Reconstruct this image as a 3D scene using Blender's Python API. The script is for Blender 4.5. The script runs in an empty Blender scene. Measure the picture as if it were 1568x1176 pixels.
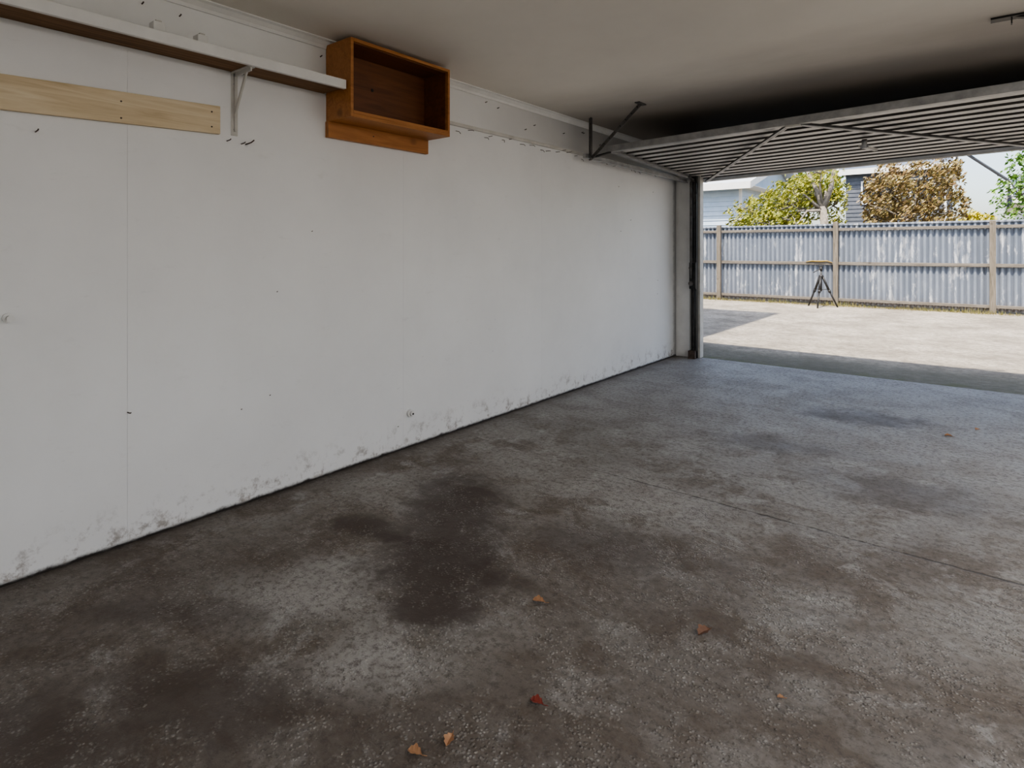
import bpy, bmesh, math, random
from mathutils import Vector, Matrix, noise
random.seed(7)
D = bpy.data
scene = bpy.context.scene
scene.view_settings.view_transform = 'AgX'
scene.view_settings.look = 'AgX - Medium High Contrast'

# ------------------------------------------------------------ materials
def nodemat(name):
    m = D.materials.new(name); m.use_nodes = True
    nt = m.node_tree; bs = nt.nodes["Principled BSDF"]
    return m, nt, bs
def pos(nt):
    return nt.nodes.new("ShaderNodeNewGeometry").outputs["Position"]
def mapping(nt, vec, loc=(0,0,0), rot=(0,0,0), sc=(1,1,1), t='POINT'):
    n = nt.nodes.new("ShaderNodeMapping"); n.vector_type = t
    n.inputs["Location"].default_value = loc; n.inputs["Rotation"].default_value = rot; n.inputs["Scale"].default_value = sc
    nt.links.new(vec, n.inputs["Vector"]); return n.outputs[0]
def nz(nt, vec, scale, detail=5, rough=.6, dist=0):
    n = nt.nodes.new("ShaderNodeTexNoise"); n.inputs["Scale"].default_value = scale
    n.inputs["Detail"].default_value = min(detail,6); n.inputs["Roughness"].default_value = rough
    n.inputs["Distortion"].default_value = dist
    nt.links.new(vec, n.inputs["Vector"]); return n.outputs[0]
def ramp(nt, fac, stops):
    n = nt.nodes.new("ShaderNodeValToRGB"); cr = n.color_ramp
    while len(cr.elements) < len(stops): cr.elements.new(.5)
    for e, (p, c) in zip(cr.elements, stops):
        e.position = p; e.color = (*c, 1) if len(c) == 3 else c
    nt.links.new(fac, n.inputs[0]); return n.outputs[0]
def mix(nt, fac, a, b, mode='MIX'):
    n = nt.nodes.new("ShaderNodeMix"); n.data_type = 'RGBA'; n.blend_type = mode
    for s, v in ((n.inputs["Factor"], fac), (n.inputs[6], a), (n.inputs[7], b)):
        if hasattr(v, "links"): nt.links.new(v, s)
        elif isinstance(v, (int, float)): s.default_value = v
        else: s.default_value = (*v, 1)
    return n.outputs[2]
def math_(nt, op, a, b=0.0, c=None, clamp=False):
    n = nt.nodes.new("ShaderNodeMath"); n.operation = op; n.use_clamp = clamp
    for i, v in enumerate((a, b) if c is None else (a, b, c)):
        if hasattr(v, "links"): nt.links.new(v, n.inputs[i])
        else: n.inputs[i].default_value = v
    return n.outputs[0]
def mrange(nt, v, a, b, c=0., d=1., smooth=True):
    n = nt.nodes.new("ShaderNodeMapRange"); n.interpolation_type = 'SMOOTHSTEP' if smooth else 'LINEAR'
    nt.links.new(v, n.inputs[0])
    for i, x in zip((1,2,3,4), (a,b,c,d)): n.inputs[i].default_value = x
    return n.outputs[0]
def sep(nt, v):
    n = nt.nodes.new("ShaderNodeSeparateXYZ"); nt.links.new(v, n.inputs[0]); return n.outputs
def bump(nt, bs, h, strength=.3, dist=.01):
    n = nt.nodes.new("ShaderNodeBump"); n.inputs["Strength"].default_value = strength
    n.inputs["Distance"].default_value = dist
    nt.links.new(h, n.inputs["Height"]); nt.links.new(n.outputs[0], bs.inputs["Normal"])
def blotch(nt, p, w, cx, cy, rx, ry, rot=0, wob=.6, soft=.35):
    v = mapping(nt, p, (cx, cy, 0), (0, 0, rot), (rx, ry, 1e3), 'TEXTURE')
    n = nt.nodes.new("ShaderNodeVectorMath"); n.operation = 'LENGTH'; nt.links.new(v, n.inputs[0])
    d = math_(nt, 'MULTIPLY_ADD', w, wob*4, n.outputs["Value"])
    return mrange(nt, d, 1+2*wob+soft, 1+2*wob-soft)
def simple(name, c1, c2, scale=8, rough=.6, metal=0, bmp=.15, stretch=(1,1,1), bdist=.005, detail=4):
    m, nt, bs = nodemat(name)
    v = mapping(nt, pos(nt), sc=stretch)
    n = nz(nt, v, scale, detail)
    nt.links.new(ramp(nt, n, [(.3, c1), (.7, c2)]), bs.inputs["Base Color"])
    bs.inputs["Roughness"].default_value = rough; bs.inputs["Metallic"].default_value = metal
    if bmp: bump(nt, bs, n, bmp, bdist)
    return m

# white painted wall
def wall_mat():
    m, nt, bs = nodemat("painted_wall_board")
    p = pos(nt); s = sep(nt, p)
    n1 = nz(nt, p, 1.3, 6, .6); n2 = nz(nt, p, 11, 6, .75); n3 = nz(nt, mapping(nt, p, rot=(.5,0,0), sc=(1, 1.5, 7)), 5, 6, .8)
    base = ramp(nt, n1, [(.3, (.79,.785,.78)), (.7, (.86,.855,.85))])
    sm = mrange(nt, nz(nt, mapping(nt, p, sc=(1,1,2.5)), 5, 6, .75), .58, .80, 0, .3)
    c = mix(nt, sm, base, (.56,.545,.53))
    low = mrange(nt, math_(nt,'MULTIPLY_ADD',n1,.16,s[2]), .30, .07, 0, 1)
    g = math_(nt, 'MULTIPLY', low, mrange(nt, n2, .50, .66), clamp=True)
    c = mix(nt, math_(nt, 'MULTIPLY', g, .8), c, (.20,.155,.115))
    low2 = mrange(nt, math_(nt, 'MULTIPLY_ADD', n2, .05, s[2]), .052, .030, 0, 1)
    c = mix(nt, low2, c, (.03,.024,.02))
    band = math_(nt, 'MULTIPLY', mrange(nt, n3, .64, .74, 0, .6), mrange(nt, s[2], 1.4, .4))
    c = mix(nt, band, c, (.32,.30,.29))
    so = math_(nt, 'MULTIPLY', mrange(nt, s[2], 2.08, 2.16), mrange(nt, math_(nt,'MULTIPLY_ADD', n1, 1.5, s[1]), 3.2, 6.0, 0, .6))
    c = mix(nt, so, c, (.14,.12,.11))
    st = mrange(nt, math_(nt,'MULTIPLY_ADD', n2, .10, s[1]), 6.57, 6.66, 0, .7)
    c = mix(nt, st, c, (.16,.16,.16))  # shadow strip beside the far corner, painted into the wall colour
    nt.links.new(c, bs.inputs["Base Color"]); bs.inputs["Roughness"].default_value = .5
    bump(nt, bs, n1, .25, .02)
    return m
def floor_mat():
    m, nt, bs = nodemat("stained_concrete")
    p = pos(nt); s = sep(nt, p)
    big = nz(nt, p, .9, 6, .65, .6); mid = nz(nt, mapping(nt, p, loc=(3,7,0)), 3.2, 6, .7, .4)
    mid2 = nz(nt, mapping(nt, p, loc=(9,2,0)), 4.5, 6, .75, .5)
    fine = nz(nt, p, 36, 6, .9); wn = nz(nt, p, 5, 6, .7)
    c = ramp(nt, big, [(.3, (.15,.127,.103)), (.46, (.22,.193,.167)), (.6, (.28,.258,.232)), (.75, (.36,.343,.32))])
    c = mix(nt, mrange(nt, mid, .47, .60, 0, .7), c, (.125,.094,.069))
    c = mix(nt, mrange(nt, mid2, .53, .66, 0, .62), c, (.43,.415,.395))
    arc = nz(nt, mapping(nt, p, rot=(0,0,.6), sc=(1, 4, 1)), 2.0, 6, .65, 1.0)
    c = mix(nt, mrange(nt, arc, .52, .66, 0, .6), c, (.14,.104,.074))
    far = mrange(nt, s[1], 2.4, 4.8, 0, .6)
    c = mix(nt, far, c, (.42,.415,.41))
    for (cx, cy, rx, ry, r, a) in [(.90,1.25,.36,.2,.9,.55),(.55,2.0,.3,.2,0,.35),(1.2,2.75,.7,.25,0,.35),(1.4,1.1,.25,.12,.8,.55),(1.55,1.45,.2,.1,.8,.35),(1.3,1.25,.12,.2,.3,.4)]:
        b = blotch(nt, p, wn, cx, cy, rx, ry, r, .7, .5)
        c = mix(nt, math_(nt, 'MULTIPLY', b, a), c, (.50,.485,.465))
    for (cx, cy, rx, ry, r, a) in [(2.3,1.5,.7,.4,.3,.5),(1.8,2.0,.5,.3,.2,.4),(.45,1.0,.25,.6,-.2,.5),(1.1,.6,.6,.3,.4,.5)]:
        b = blotch(nt, p, wn, cx, cy, rx, ry, r, .8, .8)
        c = mix(nt, math_(nt, 'MULTIPLY', b, a), c, (.11,.085,.066))
    oil = None
    for (cx, cy, rx, ry, r, a) in [(.85,2.02,.42,.20,-.78,.82),(1.14,1.66,.30,.24,-.9,.9),(1.30,1.47,.18,.15,-.2,.9),(.66,1.66,.16,.08,.3,.75),
                                   (2.13,5.04,.38,.18,.2,.65),(1.75,4.0,.3,.15,.2,.45),(1.15,.75,.30,.13,.5,.6),(.95,.35,.3,.16,.5,.6),(1.9,1.0,.4,.2,.3,.3),
                                   (2.5,3.6,.4,.2,.2,.4),(1.6,2.2,.3,.15,.4,.4),(.7,.9,.25,.08,.6,.5)]:
        b = blotch(nt, p, wn, cx, cy, rx*1.1, ry*1.1, r, .75, .5)
        b = math_(nt, 'MULTIPLY', b, a)
        oil = b if oil is None else math_(nt, 'MAXIMUM', oil, b)
    c = mix(nt, oil, c, (.056,.036,.027))
    v = nt.nodes.new("ShaderNodeTexVoronoi"); v.inputs["Scale"].default_value = 90; nt.links.new(p, v.inputs["Vector"])
    agm = math_(nt, 'MULTIPLY', mrange(nt, wn, .42, .58), mrange(nt, s[1], 3.8, 2.2, .1, 1))
    ag = math_(nt, 'MULTIPLY', mrange(nt, v.outputs["Distance"], .5, .2), agm)
    c = mix(nt, math_(nt, 'MULTIPLY', ag, mrange(nt, fine, .42, .60, 0, .5)), c, (.52,.50,.46))
    c = mix(nt, math_(nt,'MULTIPLY',mrange(nt, fine, .53, .39), .75), c, (.075,.060,.048))
    wob = math_(nt, 'MULTIPLY_ADD', wn, .05, s[1])
    dj = math_(nt, 'ABSOLUTE', math_(nt, 'SUBTRACT', wob, 2.925))
    jn = mrange(nt, dj, .009, .003)
    jf = math_(nt, 'MULTIPLY', jn, math_(nt, 'MULTIPLY', mrange(nt, mid, .40, .52, .1, .8), mrange(nt, s[0], .9, 1.6, .15, 1)))
    c = mix(nt, jf, c, (.05,.04,.032))
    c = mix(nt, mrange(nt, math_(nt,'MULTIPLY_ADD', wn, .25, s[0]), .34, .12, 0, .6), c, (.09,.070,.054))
    nt.links.new(c, bs.inputs["Base Color"])
    nt.links.new(mrange(nt, mid, .3, .7, .40, .68), bs.inputs["Roughness"])
    h = math_(nt, 'ADD', math_(nt, 'MULTIPLY', fine, .8), math_(nt, 'MULTIPLY', ag, .8))
    h = math_(nt, 'SUBTRACT', h, math_(nt, 'MULTIPLY', jf, 3))
    bump(nt, bs, h, .7, .008)
    return m
def ceil_mat():
    m, nt, bs = nodemat("ceiling_paint")
    p = pos(nt); s = sep(nt, p)
    c = ramp(nt, nz(nt, p, 1.5, 5), [(.3, (.79,.745,.67)), (.7, (.85,.805,.73))])
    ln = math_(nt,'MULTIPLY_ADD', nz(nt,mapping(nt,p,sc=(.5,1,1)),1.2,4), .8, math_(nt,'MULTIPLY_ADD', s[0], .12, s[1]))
    c = mix(nt, mrange(nt, ln, 3.9, 5.2, 0, .8), c, (.20,.165,.135))  # door-side shading and soot painted together into the ceiling colour
    nt.links.new(c, bs.inputs["Base Color"]); bs.inputs["Roughness"].default_value = .6
    bump(nt, bs, nz(nt, p, 2, 4), .2, .02)
    return m
def ground_mat():
    m, nt, bs = nodemat("dusty_driveway")
    p = pos(nt); s = sep(nt, p)
    c = ramp(nt, nz(nt, p, 1.1, 6, .75), [(.34, (.17,.15,.12)), (.48, (.29,.26,.215)), (.66, (.44,.40,.34))])
    c = mix(nt, mrange(nt, nz(nt, p, 14, 6, .85), .44, .60, 0, .7), c, (.14,.125,.10))
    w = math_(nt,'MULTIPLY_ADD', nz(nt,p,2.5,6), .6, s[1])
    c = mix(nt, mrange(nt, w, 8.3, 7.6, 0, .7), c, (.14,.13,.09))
    moss = math_(nt,'MULTIPLY', mrange(nt, w, 7.35, 7.0), mrange(nt, nz(nt,p,6,6), .4, .6))
    c = mix(nt, math_(nt,'MULTIPLY',moss,.7), c, (.12,.14,.05))
    c = mix(nt, mrange(nt, w, 14.9, 15.4, 0, .8), c, (.15,.12,.07))
    nt.links.new(c, bs.inputs["Base Color"]); bs.inputs["Roughness"].default_value = .9
    bump(nt, bs, nz(nt, p, 30, 6, .8), .8, .015)
    return m
def wood(name, c1, c2, c3, axis=1, rough=.5, scale=3):
    m, nt, bs = nodemat(name)
    p = pos(nt); sc = [14,14,14]; sc[axis] = .8
    g = nz(nt, mapping(nt, p, sc=tuple(sc)), scale, 6, .6, 1.2)
    c = ramp(nt, g, [(.3, c1), (.5, c2), (.7, c3)])
    kn = nt.nodes.new("ShaderNodeTexVoronoi"); kn.inputs["Scale"].default_value = 4
    kv=[1,1,1]; kv[axis]=.8; nt.links.new(mapping(nt,p,sc=tuple(kv)), kn.inputs["Vector"])
    c = mix(nt, mrange(nt, kn.outputs["Distance"], .14, .05, 0, .6), c, tuple(x*.45 for x in c1))
    nt.links.new(c, bs.inputs["Base Color"]); bs.inputs["Roughness"].default_value = rough
    bump(nt, bs, g, .15, .004); return m
def leafmat(name, cols):
    m, nt, bs = nodemat(name)
    n = nz(nt, pos(nt), 5, 3, .9)
    nt.links.new(ramp(nt, n, [(.3+.4*i/(len(cols)-1), c) for i, c in enumerate(cols)]), bs.inputs["Base Color"])
    bs.inputs["Roughness"].default_value = .55
    return m
def iron_mat():
    m, nt, bs = nodemat("weathered_corrugated_iron")
    p = pos(nt); s = sep(nt, p)
    c = ramp(nt, nz(nt, mapping(nt,p,sc=(1,1,.25)), 2.5, 6, .7), [(.3, (.165,.195,.24)), (.55, (.24,.27,.32)), (.75, (.39,.42,.46))])
    c = mix(nt, mrange(nt, nz(nt, mapping(nt,p,sc=(3,1,.7)), 2.2, 6, .7), .54, .63, 0, .8), c, (.64,.655,.675))
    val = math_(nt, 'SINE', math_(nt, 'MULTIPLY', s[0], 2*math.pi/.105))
    c = mix(nt, mrange(nt, val, -.3, .8, 0, .62), c, (.08,.095,.125))  # rib shading painted into the colour as darker valleys
    c = mix(nt, mrange(nt, s[2], .25, 0, 0, .5), c, (.22,.17,.13))
    nt.links.new(c, bs.inputs["Base Color"]); bs.inputs["Roughness"].default_value = .5
    bs.inputs["Metallic"].default_value = .25
    return m
def glass_mat():
    m, nt, bs = nodemat("window_glass")
    tr = nt.nodes.new("ShaderNodeBsdfTransparent"); gl = nt.nodes.new("ShaderNodeBsdfGlossy"); gl.inputs["Roughness"].default_value=.05
    n = nz(nt, pos(nt), 3, 3); nt.links.new(ramp(nt, n, [(.3,(.9,.92,.92)),(.7,(.96,.98,.98))]), tr.inputs[0])
    ms = nt.nodes.new("ShaderNodeMixShader"); ms.inputs[0].default_value=.08
    nt.links.new(tr.outputs[0], ms.inputs[1]); nt.links.new(gl.outputs[0], ms.inputs[2])
    nt.links.new(ms.outputs[0], nt.nodes["Material Output"].inputs[0]); return m
def fill_tube_mat():
    m, nt, bs = nodemat("fill_tube_diffuser")
    n = nz(nt, pos(nt), 3, 2); nt.links.new(ramp(nt, n, [(.3,(.85,.85,.83)),(.7,(.9,.9,.88))]), bs.inputs["Base Color"])
    bs.inputs["Emission Color"].default_value=(1,.95,.88,1); bs.inputs["Emission Strength"].default_value=30  # glow of the added fill tubes
    return m

M = dict(
 wall=wall_mat(), floor=floor_mat(), ceil=ceil_mat(), ground=ground_mat(), iron=iron_mat(), glass=glass_mat(), fill_lamp=fill_tube_mat(),
 white=simple("white_gloss_paint", (.72,.71,.69), (.82,.81,.79), 6, .45),
 trimw=simple("aged_white_trim", (.52,.50,.46), (.68,.66,.62), 9, .55),
 steel=simple("galvanised_steel", (.30,.30,.30), (.48,.48,.48), 12, .45, .5),
 dsteel=simple("grimy_steel", (.06,.055,.05), (.16,.15,.145), 15, .5, .5),
 black=simple("black_metal", (.012,.012,.013), (.04,.038,.036), 10, .45, .3),
 rust=simple("rusty_steel", (.05,.035,.028), (.14,.10,.08), 30, .7, .3),
 door=simple("door_panel_zinc", (.55,.54,.51), (.68,.67,.64), 4, .45, .15, .08),
 doord=simple("door_groove_shade", (.06,.055,.05), (.11,.10,.09), 6, .7),  # groove shadow painted on: darker copy of the panel for recessed faces
 weather=wood("weathered_timber", (.09,.075,.055), (.15,.13,.10), (.22,.19,.16), 2, .85),
 weatherh=wood("weathered_timber_rail", (.09,.078,.062), (.15,.132,.11), (.22,.20,.17), 0, .85),
 pine=wood("rough_pine", (.56,.43,.26), (.70,.57,.38), (.78,.67,.49), 1, .7, 2),
 cab=wood("orange_varnished_wood", (.33,.128,.033), (.42,.175,.048), (.49,.22,.068), 1, .45, 2),
 cabd=wood("brown_varnished_wood", (.12,.042,.015), (.17,.062,.022), (.21,.08,.028), 1, .5, 2),
 underw=wood("raw_brown_board", (.13,.07,.03), (.22,.12,.055), (.30,.17,.085), 1, .8, 2),
 cream=simple("cream_barge_paint", (.72,.72,.70), (.80,.80,.79), 5, .5),
 siding=simple("pale_blue_weatherboard", (.42,.52,.64), (.52,.61,.72), 3, .5),
 siding2=simple("dark_grey_cladding", (.05,.06,.08), (.10,.11,.13), 3, .6),
 roof=simple("blue_grey_roof_iron", (.10,.13,.18), (.17,.20,.25), 3, .5, .2),
 roofl=simple("pale_grey_roof_iron", (.45,.48,.52), (.56,.59,.62), 3, .5, .1),
 darkglass=simple("dark_window_glass", (.02,.025,.03), (.05,.06,.07), 2, .08, 0, 0),
 bark=simple("grey_bark", (.13,.11,.09), (.30,.27,.23), 12, .9, 0, .6),
 lf_yg=leafmat("yellow_green_leaves", [(.07,.10,.012), (.22,.24,.03), (.46,.40,.05)]),
 lf_br=leafmat("bronze_leaves", [(.06,.038,.018), (.18,.11,.045), (.24,.20,.06), (.34,.20,.09)]),
 lf_g=leafmat("green_leaves", [(.03,.08,.012), (.10,.22,.03), (.26,.38,.06)]),
 lf_y=leafmat("yellow_shrub_leaves", [(.30,.30,.03), (.62,.52,.05)]),
 grass=leafmat("dry_grass", [(.14,.12,.05), (.25,.22,.08), (.13,.18,.04)]),
 lichen=simple("mustard_lichen", (.26,.17,.03), (.38,.26,.06), 20, .9),
 dleaf=simple("dry_tan_leaf", (.30,.15,.075), (.42,.24,.13), 40, .7),
 rleaf=simple("dry_red_leaf", (.18,.03,.02), (.28,.055,.035), 40, .6),
 bleaf=simple("dry_brown_leaf", (.12,.06,.035), (.20,.10,.06), 40, .7),
)

# ------------------------------------------------------------ geometry builder
class G:
    def __init__(s): s.bm = bmesh.new(); s.mats = []
    def mi(s, m):
        m = M[m]
        if m not in s.mats: s.mats.append(m)
        return s.mats.index(m)
    def box(s, a, b, m):
        x0,y0,z0 = a; x1,y1,z1 = b; k = s.mi(m)
        v = [s.bm.verts.new(c) for c in ((x0,y0,z0),(x1,y0,z0),(x1,y1,z0),(x0,y1,z0),(x0,y0,z1),(x1,y0,z1),(x1,y1,z1),(x0,y1,z1))]
        for f in ((0,3,2,1),(4,5,6,7),(0,1,5,4),(1,2,6,5),(2,3,7,6),(3,0,4,7)):
            s.bm.faces.new([v[i] for i in f]).material_index = k
    def hexa(s, pts, m):
        k = s.mi(m); v = [s.bm.verts.new(c) for c in pts]
        for f in ((0,3,2,1),(4,5,6,7),(0,1,5,4),(1,2,6,5),(2,3,7,6),(3,0,4,7)):
            s.bm.faces.new([v[i] for i in f]).material_index = k
    def beam(s, p, q, w, h, m, up=(0,0,1)):
        p, q = Vector(p), Vector(q); d = (q-p).normalized(); u = Vector(up)
        if abs(d.dot(u)) > .98: u = Vector((1,0,0))
        r = d.cross(u).normalized(); u = r.cross(d)
        pts = [p + r*a*w/2 + u*b*h/2 for a,b in ((-1,-1),(1,-1),(1,1),(-1,1))] + [q + r*a*w/2 + u*b*h/2 for a,b in ((-1,-1),(1,-1),(1,1),(-1,1))]
        s.hexa(pts, m)
    def tube(s, pts, rads, m, n=10, caps=True):
        k = s.mi(m); pts = [Vector(p) for p in pts]; rings = []
        if not hasattr(rads, "__len__"): rads = [rads]*len(pts)
        for i, p in enumerate(pts):
            d = (pts[min(i+1,len(pts)-1)] - pts[max(i-1,0)]).normalized()
            u = Vector((0,0,1)) if abs(d.z) < .9 else Vector((1,0,0))
            a = d.cross(u).normalized(); b = d.cross(a)
            rings.append([s.bm.verts.new(p + (a*math.cos(t)+b*math.sin(t))*rads[i]) for t in [2*math.pi*j/n for j in range(n)]])
        for r0, r1 in zip(rings, rings[1:]):
            for j in range(n):
                f = s.bm.faces.new((r0[j], r0[(j+1)%n], r1[(j+1)%n], r1[j])); f.material_index = k; f.smooth = True
        if caps:
            for r in (rings[0][::-1], rings[-1]): s.bm.faces.new(r).material_index = k
    def sheet(s, prof, a0, a1, fn, m, mfn=None):
        k = s.mi(m); L = [s.bm.verts.new(fn(a0,p)) for p in prof]; R = [s.bm.verts.new(fn(a1,p)) for p in prof]
        for i in range(len(prof)-1):
            f = s.bm.faces.new((L[i],L[i+1],R[i+1],R[i])); f.material_index = k if mfn is None else s.mi(mfn(i))
    def done(s, name, bevel=0, parent=None, recalc=True, solid=0):
        if recalc: bmesh.ops.recalc_face_normals(s.bm, faces=s.bm.faces)
        me = D.meshes.new(name)
        co = [v.co for v in s.bm.verts]
        c = Vector([(min(v[i] for v in co)+max(v[i] for v in co))/2 for i in range(3)]); c.z = min(v.z for v in co)
        bmesh.ops.translate(s.bm, verts=s.bm.verts, vec=-c)
        s.bm.to_mesh(me); s.bm.free()
        for m in s.mats: me.materials.append(m)
        o = D.objects.new(name, me); scene.collection.objects.link(o); o.location = c
        if bevel:
            b = o.modifiers.new("bevel", 'BEVEL'); b.width = bevel; b.segments = 2; b.limit_method = 'ANGLE'
        if solid:
            b = o.modifiers.new("solid", 'SOLIDIFY'); b.thickness = solid
        if parent: o.parent = parent
        return o
def empty(name):
    e = D.objects.new(name, None); scene.collection.objects.link(e); return e

CEIL = 2.40; W = 5.6; BACK = -3.0; FRONT = 6.65
# ------------------------------------------------------------ shell
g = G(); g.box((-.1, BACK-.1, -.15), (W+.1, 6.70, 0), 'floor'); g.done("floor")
g = G(); g.box((-40,-30,-.3), (40, 60, -.16), 'ground'); g.box((-40,6.70,-.3),(40,60,-.02),'ground'); g.done("ground")
g = G(); g.box((-.1, BACK-.1, CEIL), (W+.1, 6.72, CEIL+.02), 'ceil')
g.box((-.25, BACK-.25, CEIL+.02), (W+.25, 6.74, CEIL+.06), 'roof'); g.done("ceiling")
g = G(); seams = [BACK, -2.07, -.57, .93, 2.45, 3.93, 5.43, 6.65]
g.box((-.1, BACK-.1, 0), (-.006, 6.75, CEIL), 'wall')
for a, b in zip(seams, seams[1:]):
    g.box((-.006, a+.0004, .012), (0, b-.0004, 2.10), 'wall')
g.done("wall_left")
def rwall_windows(wins, z0, z1):
    g = G(); y = BACK-.1
    for a,b in wins:
        g.box((W, y, 0), (W+.1, a, CEIL), 'wall'); g.box((W, a, 0), (W+.1, b, z0), 'wall'); g.box((W, a, z1), (W+.1, b, CEIL), 'wall'); y = b
    g.box((W, y, 0), (W+.1, 6.75, CEIL), 'wall'); g.done("wall_right")
    for i,(a,b) in enumerate(wins):
        g = G(); m_=(a+b)/2
        for p,q in [((W-.01,a,z0),(W+.1,a+.05,z1)),((W-.01,b-.05,z0),(W+.1,b,z1)),((W-.01,a+.05,z0),(W+.1,b-.05,z0+.05)),
             ((W-.01,a+.05,z1-.05),(W+.1,b-.05,z1)),((W+.02,m_-.02,z0+.05),(W+.07,m_+.02,z1-.05))]: g.box(p,q,'white')
        g.box((W+.04,a+.05,z0+.05),(W+.046,m_-.02,z1-.05),'glass'); g.box((W+.04,m_+.02,z0+.05),(W+.046,b-.05,z1-.05),'glass')
        g.done("window_%d"%(i+1))
rwall_windows([(-1.6,.4),(1.0,3.2)], .9, 2.05)
g = G(); g.box((0, BACK-.1, 0), (W, BACK, CEIL), 'wall'); g.done("wall_back")
g = G(); g.box((-.0, 6.65, 0), (.285, 6.75, CEIL), 'trimw'); g.box((5.32, 6.65, 0), (W, 6.75, CEIL), 'trimw')
g.box((.285, 6.65, 2.32), (5.32, 6.75, CEIL), 'trimw')
g.box((.0, 6.635, 0), (.17, 6.65, 2.32), 'white'); g.done("wall_front", .003)
g = G(); g.box((-.004, 2.645, 2.098), (.016, 6.63, 2.122), 'trimw'); g.done("trim_1", .003)
g = G()
prof = [(0,CEIL-.045),(.006,CEIL-.045),(.012,CEIL-.03),(.03,CEIL-.012),(.045,CEIL-.006),(.045,CEIL-.0)]
g.sheet(prof, BACK, 6.63, lambda a,p:(p[0]-.004,a,p[1]), 'white'); g.done("trim_2")
def fill_light(x,y,p,col):  # added fill light, modelled as a ceiling tube fitting out of view
    root=empty("added_fill_batten"); g=G(); C=CEIL-.002; g.box((x-.05,y-.62,C-.05),(x+.05,y+.62,C),'white'); g.tube([(x,y-.58,C-.075),(x,y+.58,C-.075)],.018,'fill_lamp',12)
    for s_ in (-1,1): g.box((x-.03,y+s_*.6-.02,C-.1),(x+.03,y+s_*.6+.02,C-.05),'white')
    g.done("fill_fitting",.003,parent=root)
    l=D.lights.new("fill_tube",'AREA'); l.shape='RECTANGLE'; l.size=.12; l.size_y=1.15; l.energy=p; l.color=col
    o=D.objects.new("fill_tube",l); scene.collection.objects.link(o); o.location=(x,y,C-.105); o.parent=root
fill_light(4.3,1.2,42,(.93,.95,1)); fill_light(3.4,-1.6,24,(.95,.96,1)); fill_light(4.5,3.8,40,(1,.93,.83))  # unseen fill lights added to brighten the interior
g = G()
def nail(y, z, L=.035, r=.0025, dy=0, dz=.006, m='rust', x0=-.01):
    g.tube([(x0,y,z),(L*.8,y+dy*.5,z+dz*.4),(L,y+dy,z+dz)], r, m, 6)
for y,z in [(.62,1.70),(.93,.56),(1.35,1.77),(1.42,1.765)]: nail(y,z,.04)
nail(1.44,1.765,.05,.003,.02,.02)
for i in range(34):
    y = 2.72 + i*.115 + random.uniform(-.04,.04); nail(y, 2.085+random.uniform(-.02,.02), random.uniform(.015,.05), .0022, random.uniform(-.02,.03), random.uniform(-.03,.02))
for i in range(12): nail(random.uniform(.2,6.4), random.uniform(.1,1.9), .008, .002)
for i in range(14): nail(random.uniform(.3,5), random.uniform(2.17,2.34), .012, .003)
g.done("wall_nails")
g = G(); g.tube([(0,2.50,.218),(.02,2.50,.218)], .024, 'white', 16); g.tube([(.02,2.50,.218),(.034,2.50,.218)], [.016,.014], 'white', 16)
g.tube([(.034,2.50,.218),(.037,2.50,.218)], .006, 'black', 8); g.done("pipe_cap")
g = G(); g.tube([(0,.538,.996),(.01,.538,.996)], .018, 'white', 16); g.tube([(.01,.538,.996),(.04,.538,.996),(.045,.538,.996)], [.009,.009,.012], 'white', 12); g.done("wall_stub_pipe")

# ------------------------------------------------------------ shelf
g = G(); SY = 1.885
g.box((-.005,-1.2,2.108),(.178,SY,2.132),'underw')
g.box((.178,-1.2,2.100),(.200,SY,2.148),'white')
g.box((0,-1.2,2.132),(.178,SY,2.137),'white')
g.done("wall_shelf", .002)
for i,(y,h) in enumerate([(.995,.06),(1.17,.055)]):
    g = G(); g.box((.11,y-.022,2.137),(.16,y+.022,2.137+h),'white'); g.box((.115,y-.012,2.137+h),(.155,y+.012,2.137+h+.008),'trimw'); g.done("wooden_block", .003)
g = G(); g.box((.09,1.30,2.137),(.16,1.50,2.155),'white'); g.box((.10,1.33,2.155),(.15,1.47,2.16),'trimw'); g.done("timber_offcut", .002)
def bracket(y):
    g = G()
    g.box((-.001,y-.016,1.80),(.004,y+.016,2.10),'trimw')
    g.box((.0,y-.004,1.82),(.016,y+.004,2.10),'trimw')
    g.box((.0,y-.016,2.100),(.17,y+.016,2.107),'trimw'); g.box((0,y-.004,2.084),(.165,y+.004,2.102),'trimw')
    g.beam((.008,y,1.90),(.125,y,2.095),.009,.014,'trimw',(1,0,0))
    g.tube([(.0,y,1.83),(.008,y,1.83)],.006,'steel',8); g.tube([(.0,y,2.05),(.008,y,2.05)],.006,'steel',8)
    g.done("shelf_bracket",.001)
bracket(1.385); bracket(-1.05)
g = G(); sl=.038
def zb(y): return 1.745+ (y-0)*sl
g.hexa([(-.0,-.9,zb(-.9)),(.02,-.9,zb(-.9)),(.02,1.31,zb(1.31)),(0,1.31,zb(1.31)),(0,-.9,zb(-.9)+.131),(.02,-.9,zb(-.9)+.131),(.02,1.31,zb(1.31)+.131),(0,1.31,zb(1.31)+.131)],'pine')
for y,dz_ in [(1.27,.1),(1.27,.03),(.9,.09),(.9,.02),(.45,.1)]: g.tube([(.0,y,zb(y)+dz_),(.023,y,zb(y)+dz_)],.004,'rust',8)
g.tube([(.02,.50,zb(.5)+.10),(.05,.50,zb(.5)+.10),(.055,.50,zb(.5)+.125)],.006,'rust',8)
g.done("pine_batten",.002)
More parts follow.
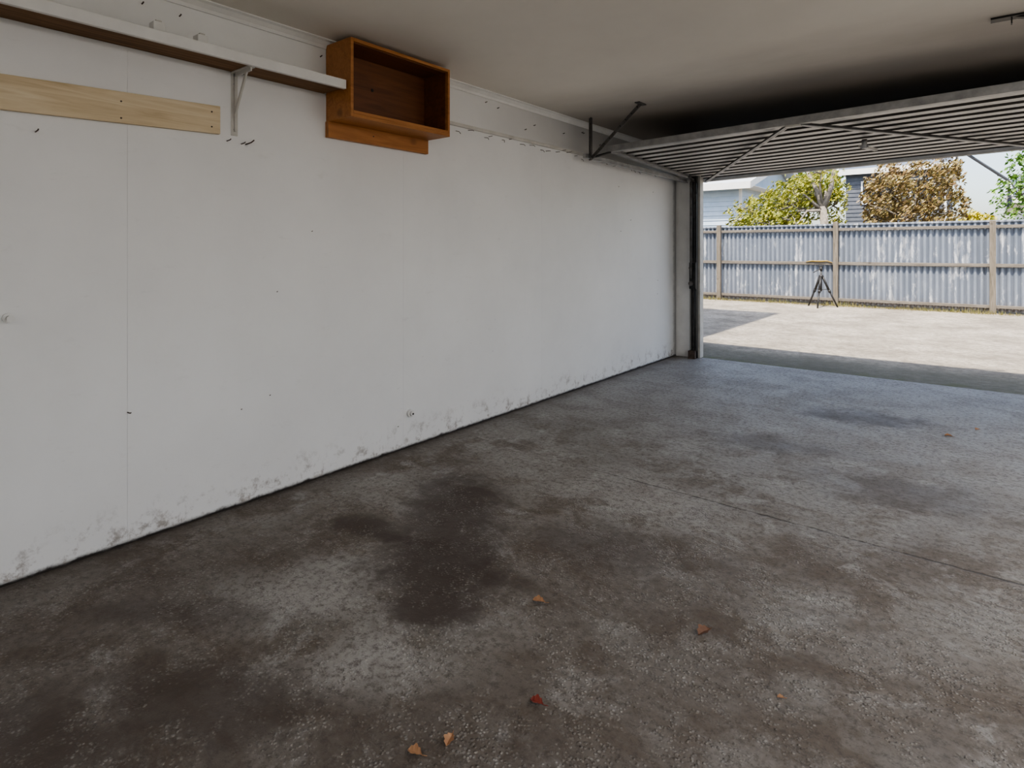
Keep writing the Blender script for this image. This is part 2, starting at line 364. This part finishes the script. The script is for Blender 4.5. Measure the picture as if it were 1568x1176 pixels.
# ------------------------------------------------------------ wooden cubby
g = G(); y0,y1,z0,z1,dx,t = 1.895,2.635,1.955,2.375,.225,.018
g.box((0.0,y0,z0),(dx,y0+t,z1),'cab'); g.box((0.0,y1-t,z0),(dx,y1,z1),'cab')
g.box((0.0,y0+t,z0),(dx,y1-t,z0+t),'cab'); g.box((0.0,y0+t,z1-t),(dx,y1-t,z1),'cab')
g.box((0.001,y0+t,z0+t),(.012,y1-t,z1-t),'cabd')
g.box((.012,y1-t-.004,z0+t),(dx-.02,y1-t,z1-t),'cabd'); g.box((.012,y0+t,z1-t-.004),(dx-.02,y1-t-.004,z1-t),'cabd')
g.box((.012,y0+t,z0+t),(dx-.02,y1-t-.004,z0+t+.004),'cabd')
g.box((dx-.016,y0+t,z0+t),(dx,y1-t,z0+t+.018),'cab')
g.box((0,y0-.005,z0-.088),(.03,y1+.0,z0),'cab')
g.tube([(.02,y0+.3,z0-.04),(.035,y0+.3,z0-.04)],.004,'rust',6)
g.tube([(.012,2.2,2.19),(.016,2.2,2.19)],.01,'black',8)
g.done("wooden_wall_cubby",.003)

# ------------------------------------------------------------ tilt door
XL, XR = .20, 5.25; YI, YO = 4.65, 6.86
def dz(x,y): return 2.150 + (x-.2)*.028 - (y-YI)*(.08/2.2)
root = empty("garage_tilt_door")
g = G(); prof=[]; n=13; pitch=(YO-YI-.04)/n
for i in range(n):
    a = YI+.02+i*pitch
    prof += [(a,0),(a+pitch*.52,0),(a+pitch*.56,.04),(a+pitch*.96,.04)]
prof.append((YO-.02,0))
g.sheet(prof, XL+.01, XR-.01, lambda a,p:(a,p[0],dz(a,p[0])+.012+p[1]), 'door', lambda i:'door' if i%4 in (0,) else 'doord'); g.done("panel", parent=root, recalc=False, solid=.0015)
g = G()
def P(x,y,o=0): return (x,y,dz(x,y)+o)
g.beam(P(XL,YI,0),P(XR,YI,0),.012,.055,'steel'); g.beam(P(XL,YI+.02,-.024),P(XR,YI+.02,-.024),.045,.006,'steel')
g.beam(P(XL,YO,.0),P(XR,YO,.0),.01,.05,'trimw'); g.beam(P(XL,YO-.02,-.02),P(XR,YO-.02,-.02),.04,.006,'trimw')
for x in (XL,XR):
    g.beam(P(x,YI,0),P(x,YO,0),.006,.05,'steel'); s_=1 if x==XL else -1
    g.beam(P(x+s_*.02,YI,-.022),P(x+s_*.02,YO,-.022),.04,.006,'steel')
g.done("frame", parent=root)
g = G()
for a,b in [((.28,YO-.03),(1.70,YI+.03)),((1.78,YI+.03),(3.25,YO-.03)),((5.17,YO-.03),(3.72,YI+.03)),((3.68,YI+.03),(3.28,YO-.03))]:
    g.beam(P(*a,-.032),P(*b,-.032),.032,.006,'steel'); g.beam(P(*a,-.022),P(*b,-.022),.005,.026,'dsteel')
g.box((1.69,YI-.0,dz(1.73,YI)-.04),(1.79,YI+.06,dz(1.73,YI)-.028),'trimw')
g.done("braces", parent=root)
g = G()
lx,ly=2.06,5.75
g.beam(P(lx-.03,ly-.09,-.05),P(lx+.05,ly+.16,-.05),.03,.02,'trimw'); g.tube([P(lx,ly-.1,-.0),P(lx,ly-.1,-.075)],.02,'steel',12)
g.beam(P(lx-.03,ly-.1,-.06),P(lx+.03,ly-.1,-.06),.02,.02,'steel')
g.done("latch", parent=root)
g = G()
g.beam((2.685,6.885,2.16),(3.01,7.1,1.89),.04,.01,'roof'); g.tube([(2.685,6.86,2.16),(2.685,6.90,2.16)],.012,'steel',8)
g.done("latch_arm", parent=root)
for s_,x in ((1,.13),(-1,5.44)):
    root2 = empty("door_track_assembly")
    g = G()
    g.beam((x,4.38,2.065),(x,6.60,2.045),.03,.035,'steel'); g.beam((x+s_*.017,4.38,2.045),(x+s_*.017,6.60,2.025),.034,.004,'steel')
    g.done("track", parent=root2)
    g = G()
    g.beam((x+s_*.02,4.45,2.03),(x+s_*.02,4.45,2.40),.032,.004,'dsteel',(0,1,0)); g.beam((x+s_*.036,4.435,2.03),(x+s_*.036,4.435,2.40),.004,.03,'dsteel',(0,1,0))
    g.beam((x+s_*.04,4.44,2.05),(x+s_*.60,4.24,2.395),.028,.005,'dsteel',(0,1,0))
    g.beam((x+s_*.60,4.18,2.396),(x+s_*.60,4.30,2.396),.04,.008,'dsteel')
    for i in range(9):
        f=(i+.5)/9; g.tube([(x+s_*(.04+.56*f),4.44-.2*f-.006,2.05+.345*f),(x+s_*(.04+.56*f),4.44-.2*f+.01,2.05+.345*f)],.006,'black',6)
    for i in range(8): g.tube([(x+s_*.02,4.444,2.07+i*.04),(x+s_*.02,4.456,2.07+i*.04)],.006,'black',6)
    g.tube([(x,4.45,2.05),(x+s_*.1,4.66,2.12)],.01,'black',8)
    g.done("hanger", parent=root2)
    g = G(); X = x+s_*.105
    g.box((X-.022,6.60,0.0),(X+.022,6.635,2.10),'dsteel'); g.box((X-.03,6.585,0.0),(X-.022,6.635,2.10),'black'); g.box((X+.022,6.585,0.0),(X+.03,6.635,2.10),'black')
    g.box((X-.04,6.55,.80),(X+.035,6.60,1.10),'black'); g.box((X-.05,6.54,.0),(X+.03,6.62,.09),'rust')
    g.tube([(X-.02,6.54,.86),(X-.02,6.61,.86)],.028,'dsteel',12); g.tube([(X-.02,6.54,1.04),(X-.02,6.61,1.04)],.022,'dsteel',12)
    pts=[(X+.012*math.cos(t)*1.4,6.565+.016*math.sin(t),1.15+.62*t/(2*math.pi*45)) for t in [i*.5 for i in range(int(2*math.pi*45/.5))]]
    g.tube(pts,.004,'black',5)
    g.tube([(X,6.565,1.76),(X,6.565,2.05)],.006,'black',8); g.beam((X,6.57,2.03),(X+s_*.02,6.40,2.07),.03,.01,'dsteel')
    g.beam((X-.012,6.53,.92),(X+.0,6.50,2.02),.025,.008,'dsteel',(0,1,0))
    g.tube([(X+.02,6.56,.1),(X+.02,6.56,.8)],.008,'black',8)
    # slack hanging cable
    g.tube([(X+s_*.03,6.58,2.04),(X+s_*.055,6.56,1.99),(X+s_*.05,6.55,1.9),(X+s_*.02,6.54,1.82),(X,6.54,1.6),(X-.005,6.54,1.1)],.004,'black',6)
    g.done("jamb_counterbalance", parent=root2)
g = G(); g.box((2.86,3.77,2.39),(3.02,3.83,2.40),'black'); g.beam((2.94,3.80,2.395),(3.22,3.84,2.33),.03,.006,'black'); g.beam((2.94,3.80,2.40),(2.94,3.80,2.36),.03,.005,'black')
g.done("ceiling_bracket")

# ------------------------------------------------------------ fallen leaves
def fleaf(x,y,s,rot,m,red=0):
    g = G(); k=g.mi(m); n=8
    out=[]
    for i in range(n+1):
        t=i/n; w=math.sin(math.pi*t**.8)*.32*(1+.25*math.sin(i*2.3)); out.append((t-.5,w,.12*math.sin(t*3.1)))
    R=Matrix.Rotation(rot,3,'Z')
    top=[g.bm.verts.new(R@Vector((a*s,b*s,(.12+.5*c+abs(b)*.5)*s))+Vector((x,y,0))) for a,b,c in out]
    mid=[g.bm.verts.new(R@Vector((a*s,0,(.04+c*.5)*s))+Vector((x,y,0))) for a,b,c in out]
    bot=[g.bm.verts.new(R@Vector((a*s,-b*s,(.1+.5*c+abs(b)*.3)*s))+Vector((x,y,0))) for a,b,c in out]
    for i in range(n):
        for A,B in((top,mid),(mid,bot)):
            try: g.bm.faces.new((A[i],A[i+1],B[i+1],B[i])).material_index=k
            except ValueError: pass
    bmesh.ops.remove_doubles(g.bm,verts=g.bm.verts,dist=1e-5)
    g.tube([R@Vector((.5*s,0,.06*s))+Vector((x,y,0)),R@Vector((.8*s,.1*s,.03*s))+Vector((x,y,0))],.001,m,5)
    g.done("fallen_leaf",solid=.0006)
for x,y,s,r,m in [(1.60,1.69,.045,.4,'dleaf'),(2.12,1.89,.055,1.2,'bleaf'),(1.87,1.31,.04,.2,'rleaf'),(1.77,1.07,.04,1.9,'dleaf'),(1.73,.99,.04,.3,'dleaf'),
                  (2.39,1.75,.02,.5,'dleaf'),(2.65,4.9,.045,.3,'dleaf'),(2.8,5.2,.04,1,'dleaf')]:
    fleaf(x,y,s,r,m)

# ------------------------------------------------------------ fence
root = empty("corrugated_iron_fence")
FY=15.2
g = G(); prof=[]; x=-12.0
while x<14: 
    prof.append((x, .018*math.sin(x*2*math.pi/.105))); x+=.105/8
g.sheet(prof,0.02,1.83,lambda a,p:(p[0],FY+p[1],a),'iron'); g.done("sheets",parent=root,recalc=False,solid=.001)
g = G(); px=[-10.4,-7.75,-5.1,-2.45,.21,2.98,5.7,8.4,11.1]
for i,x in enumerate(px): g.box((x-.05,FY-.16,-.05),(x+.05,FY-.065,1.86+.03*math.sin(i*2.2)),'weather')
g.done("posts",.005,parent=root)
g = G()
for a,b in zip(px,px[1:]):
    g.box((a-.02+.002,FY-.065,.90),(b-.02,FY-.02,.97),'weatherh'); g.box((a-.02+.002,FY-.065,1.68),(b-.02,FY-.02,1.74),'weatherh')
    g.box((a-.02+.002,FY-.065,.08),(b-.02,FY-.02,.14),'weatherh')
g.box((-12,FY-.03,1.80),(14,FY+.03,1.84),'iron')
g.done("rails",.004,parent=root)
g = G(); g.tube([(-.42,FY-.08,.965),(-.3,FY-.08,.985),(-.1,FY-.09,.98),(.02,FY-.08,.99),(.13,FY-.08,.95)],[.008,.014,.016,.014,.008],'lichen',8); g.done("yellow_strap",parent=root)
g = G(); k=g.mi('grass')
for i in range(5000):
    x=random.uniform(-8,10); y=FY-.2-abs(random.gauss(0,.12)); h=random.uniform(.02,.10)*(1+.8*noise.noise(Vector((x*1.3,0,0))))
    a=random.uniform(0,6.28); w=.006
    b=[Vector((x-w*math.cos(a),y-w*math.sin(a),-.02)),Vector((x+w*math.cos(a),y+w*math.sin(a),-.02)),Vector((x+random.uniform(-.03,.03),y-random.uniform(0,.03),-.02+h))]
    g.bm.faces.new([g.bm.verts.new(c) for c in b]).material_index=k
g.done("grass_tufts",recalc=False)

# ------------------------------------------------------------ tripod
g = G(); tx,ty=.04,14.4; hz=.66
for a in (.5,2.6,4.7):
    c,s_=math.cos(a),math.sin(a)
    g.tube([(tx+.03*c,ty+.03*s_,hz),(tx+.17*c,ty+.17*s_,hz*.5)],[.026,.024],'black',8)
    g.tube([(tx+.17*c,ty+.17*s_,hz*.52),(tx+.34*c,ty+.34*s_,-.02)],[.019,.017],'black',8)
    g.tube([(tx+.16*c,ty+.16*s_,hz*.55),(tx+.18*c,ty+.18*s_,hz*.47)],.03,'black',8)
    g.tube([(tx,ty,hz*.55),(tx+.15*c,ty+.15*s_,hz*.58)],.008,'black',6)
g.tube([(tx,ty,hz*.5),(tx,ty,hz+.16)],.02,'black',10); g.tube([(tx,ty,hz-.03),(tx,ty,hz+.03)],.045,'black',12)
g.tube([(tx,ty,hz+.13),(tx,ty,hz+.20)],[.03,.032],'black',12); g.box((tx-.035,ty-.03,hz+.20),(tx+.035,ty+.03,hz+.225),'black')
g.tube([(tx,ty,hz+.18),(tx-.14,ty-.08,hz+.08)],.009,'black',8)
g.done("camera_tripod")

# ------------------------------------------------------------ houses
def house(name,x0,x1,y0,y1,h,rise,side,roofm,wins=(),ov=.35):
    root=empty(name); g=G(); g.box((x0+.03,y0+.03,-.02),(x1-.03,y1-.03,h),side)
    n=int(h/.16)
    for i in range(n):
        z=i*.16
        for (a,b,c,d) in ((x0,y0,x1,y0),(x1,y0,x1,y1)):
            dx,dy=(0,-.022) if a!=c else (.022,0)
            g.hexa([(a+dx,b+dy,z),(c+dx,d+dy,z),(c-dx*2,d-dy*2,z),(a-dx*2,b-dy*2,z),(a,b,z+.165),(c,d,z+.165),(c-dx*2,d-dy*2,z+.165),(a-dx*2,b-dy*2,z+.165)],side)
    g.box((x1-.05,y0-.03,0),(x1+.03,y0+.05,h),'cream')
    g.done("walls",parent=root)
    g=G(); my=(y0+y1)/2; X0,X1,Y0,Y1=x0-ov,x1+ov,y0-ov,y1+ov
    t=.08
    g.hexa([(X0,Y0,h),(X1,Y0,h),(X1,my,h+rise),(X0,my,h+rise),(X0,Y0,h+t),(X1,Y0,h+t),(X1,my,h+rise+t),(X0,my,h+rise+t)],roofm)
    g.hexa([(X0,my,h+rise),(X1,my,h+rise),(X1,Y1,h),(X0,Y1,h),(X0,my,h+rise+t),(X1,my,h+rise+t),(X1,Y1,h+t),(X0,Y1,h+t)],roofm)
    g.box((X0,Y0-.03,h-.12),(X1,Y0,h+.1),'cream')
    for xx in (X0,X1):
        g.beam((xx,Y0,h),(xx,my,h+rise),.04,.22,'cream'); g.beam((xx,my,h+rise),(xx,Y1,h),.04,.22,'cream')
    k=g.mi(side)
    for xx in (x0+.03,x1-.03):
        g.bm.faces.new([g.bm.verts.new(c) for c in ((xx,y0,h),(xx,y1,h),(xx,my,h+rise))]).material_index=k
    g.box((X0,Y0,h-.02),(X1,Y1,h),'cream'); g.done("roof",parent=root)
    g=G()
    for (a,b,za,zb_) in wins:
        g.box((a,y0-.02,za),(b,y0+.02,zb_),'darkglass')
        for q in (((a-.06,y0-.05,za-.06),(b+.06,y0-.0,za)),((a-.06,y0-.05,zb_),(b+.06,y0,zb_+.06)),((a-.06,y0-.05,za),(a,y0,zb_)),((b,y0-.05,za),(b+.06,y0,zb_))): g.box(*q,'cream')
    if wins: g.done("windows",parent=root)
    else: g.bm.free()
house("weatherboard_house",-12,-3.45,20,28,3.35,1.3,'siding','roofl',[(-9,-7.5,1,2.4)],.45)
house("grey_house",-1.5,1.75,27,33,4.35,1.2,'siding2','roof',[(-.9,.2,3.1,3.9),(.7,1.4,3.1,3.9)],.25)
house("two_storey_house",-9,-.35,-2,7.95,9.3,.3,'siding','roof',[],.0)
house("white_house",4.2,14,34,44,3.4,1.5,'cream','roof',[(6,8,1,2.4)])

g=G()
for i,(z0_,z1_) in enumerate([(8.6,9.8),(7.9,9.1),(9.3,10.3)]):
    pts=[(-20+ 56*t, 47+i*.5, z0_+(z1_-z0_)*t-2.6*t*(1-t)) for t in [j/20 for j in range(21)]]
    g.tube(pts,.022,'black',5)
g.tube([(-20,47.5,-.02),(-20,47.5,10)],.15,'weather',8); g.tube([(36,47.5,-.02),(36,47.5,10.8)],.15,'weather',8)
g.beam((-20,46.7,8.6),(-20,48.3,8.6),.1,.1,'weather'); g.beam((36,46.7,9.8),(36,48.3,9.8),.1,.1,'weather')
g.done("power_lines")

# ------------------------------------------------------------ trees
def tree(name, base, trunk_h, clumps, leafm, nleaf, ls=.07, tr=.12, lean=(0,0), limbs=()):
    g=G(); b=Vector(base); top=b+Vector((lean[0],lean[1],trunk_h))
    midp=(b+top)/2+Vector((.06,.03,0))
    g.tube([b,midp,top],[tr,tr*.8,tr*.65],'bark',10)
    for L,r in limbs: g.tube([top-Vector((0,0,.08))]+[Vector(q) for q in L],r,'bark',9)
    k=g.mi(leafm); tot=sum(c[3]*c[4]*c[5] for c in clumps)
    for (cx,cy,cz,rx,ry,rz) in clumps:
        c=Vector((cx,cy,cz)) 
        m1=top.lerp(c,.5)+Vector((random.uniform(-.1,.1),0,.12))
        g.tube([top-Vector((0,0,.1)),m1,c],[tr*.35,tr*.2,tr*.1],'bark',7)
        for j in range(7):
            e=c+Vector((random.uniform(-1,1)*rx,random.uniform(-1,1)*ry,random.uniform(-.8,1)*rz))*.85
            g.tube([c,(c+e)/2+Vector((0,0,.05)),e],[tr*.14,tr*.09,.006],'bark',5)
        n=int(nleaf*rx*ry*rz/tot)
        for i in range(n):
            while 1:
                p=Vector([random.uniform(-1,1) for _ in range(3)])
                if p.length<1: break
            p=p.normalized()*(p.length**.45)
            q=Vector((p.x*rx,p.y*ry,p.z*rz))*(1+.5*noise.noise(p*2.5+c)) 
            dens=noise.noise((c+q)*3.6)
            if dens<-.05: continue
            q+=c
            a=Vector([random.gauss(0,1) for _ in range(3)]).normalized(); u=a.orthogonal().normalized(); v=a.cross(u)
            s=ls*random.uniform(.6,1.3)
            vs=[g.bm.verts.new(q+u*s),g.bm.verts.new(q+v*s*.45),g.bm.verts.new(q-u*s),g.bm.verts.new(q-v*s*.45)]
            g.bm.faces.new(vs).material_index=k
    g.done(name,recalc=False)
tree("yellow_green_tree",(-.22,16.3,-.02),2.35,[(-2.0,17,2.15,.8,.8,.55),(-1.2,16.9,2.45,.85,.8,.65),(-.8,17.1,2.8,.5,.7,.5),(-1.5,16.2,1.9,.85,.6,.4),(-.8,15.85,1.85,.35,.4,.35),(-.55,17.4,2.9,.6,.6,.5),(-.25,17.4,2.4,.35,.5,.6),(-.3,16.2,3.15,.4,.35,.28),(-.95,16.2,2.7,.5,.4,.4)],'lf_yg',17000,.05,.13,(-.08,0.05),
     limbs=[([(-.45,16.4,2.75),(-.75,16.5,3.4)],[.085,.055,.03]),([(-.12,16.4,2.8),(-.04,16.4,3.4)],[.08,.055,.03])])
tree("bronze_leaf_tree",(1.25,17.3,-.02),1.7,[(.78,17.4,2.4,.42,.7,.7),(1.05,17.1,2.6,.55,.8,.75),(1.6,17.2,2.7,.75,.8,.75),(2.1,17.2,2.4,.5,.7,.7),(1.35,16.6,2.0,.8,.5,.4),(2.15,17.3,3.1,.35,.5,.4)],'lf_br',13500,.05,.11)
tree("green_tree",(4.6,17.6,-.02),1.6,[(3.45,17.3,2.45,.5,.7,.6),(3.9,17.4,3.0,.7,.9,.8),(5.0,17.4,3.1,1.0,.9,1.0),(4.0,17,1.9,.8,.7,.4),(5.8,17.4,2.6,1.0,.9,.9)],'lf_g',12000,.055,.12)
tree("yellow_shrub",(2.75,18.8,-.02),1.1,[(2.65,18.8,1.85,.3,.35,.35),(2.95,18.8,1.8,.25,.3,.3)],'lf_y',2200,.05,.05)
tree("background_tree",(-4.5,31.5,-.02),3,[(-5.2,31.5,4.3,1.5,1.2,1.2),(-3.6,31.5,4.4,1.2,1.2,1.0)],'lf_g',4000,.14,.2)

# ------------------------------------------------------------ light
w = D.worlds.new("sky"); scene.world = w; w.use_nodes = True; nt = w.node_tree
sky = nt.nodes.new("ShaderNodeTexSky"); sky.sky_type = 'NISHITA'; sky.sun_disc = False
sky.sun_elevation = math.radians(64); sky.sun_rotation = math.radians(180); sky.dust_density = 2.5; sky.air_density = 1.0
hs = nt.nodes.new("ShaderNodeHueSaturation"); hs.inputs["Saturation"].default_value=.75
nt.links.new(sky.outputs[0], hs.inputs["Color"]); nt.links.new(hs.outputs[0], nt.nodes["Background"].inputs[0]); nt.nodes["Background"].inputs[1].default_value = .45
l = D.lights.new("sun", 'SUN'); l.energy = 11; l.angle = math.radians(.6); l.color = (1,.90,.77)
o = D.objects.new("sun", l); scene.collection.objects.link(o); o.location=(0,-10,20)
o.rotation_euler = Vector((0,1,-2.05)).to_track_quat('-Z','Y').to_euler()

# ------------------------------------------------------------ camera
cam = D.cameras.new("camera"); cam.sensor_width = 36; cam.lens = 20.7; cam.shift_y = -.13125; cam.clip_start=.05; cam.clip_end = 300
o = D.objects.new("camera", cam); scene.collection.objects.link(o); o.location = (2.83, 0, 1.25)
o.rotation_euler = (math.radians(90), 0, math.radians(38.66)); scene.camera = o
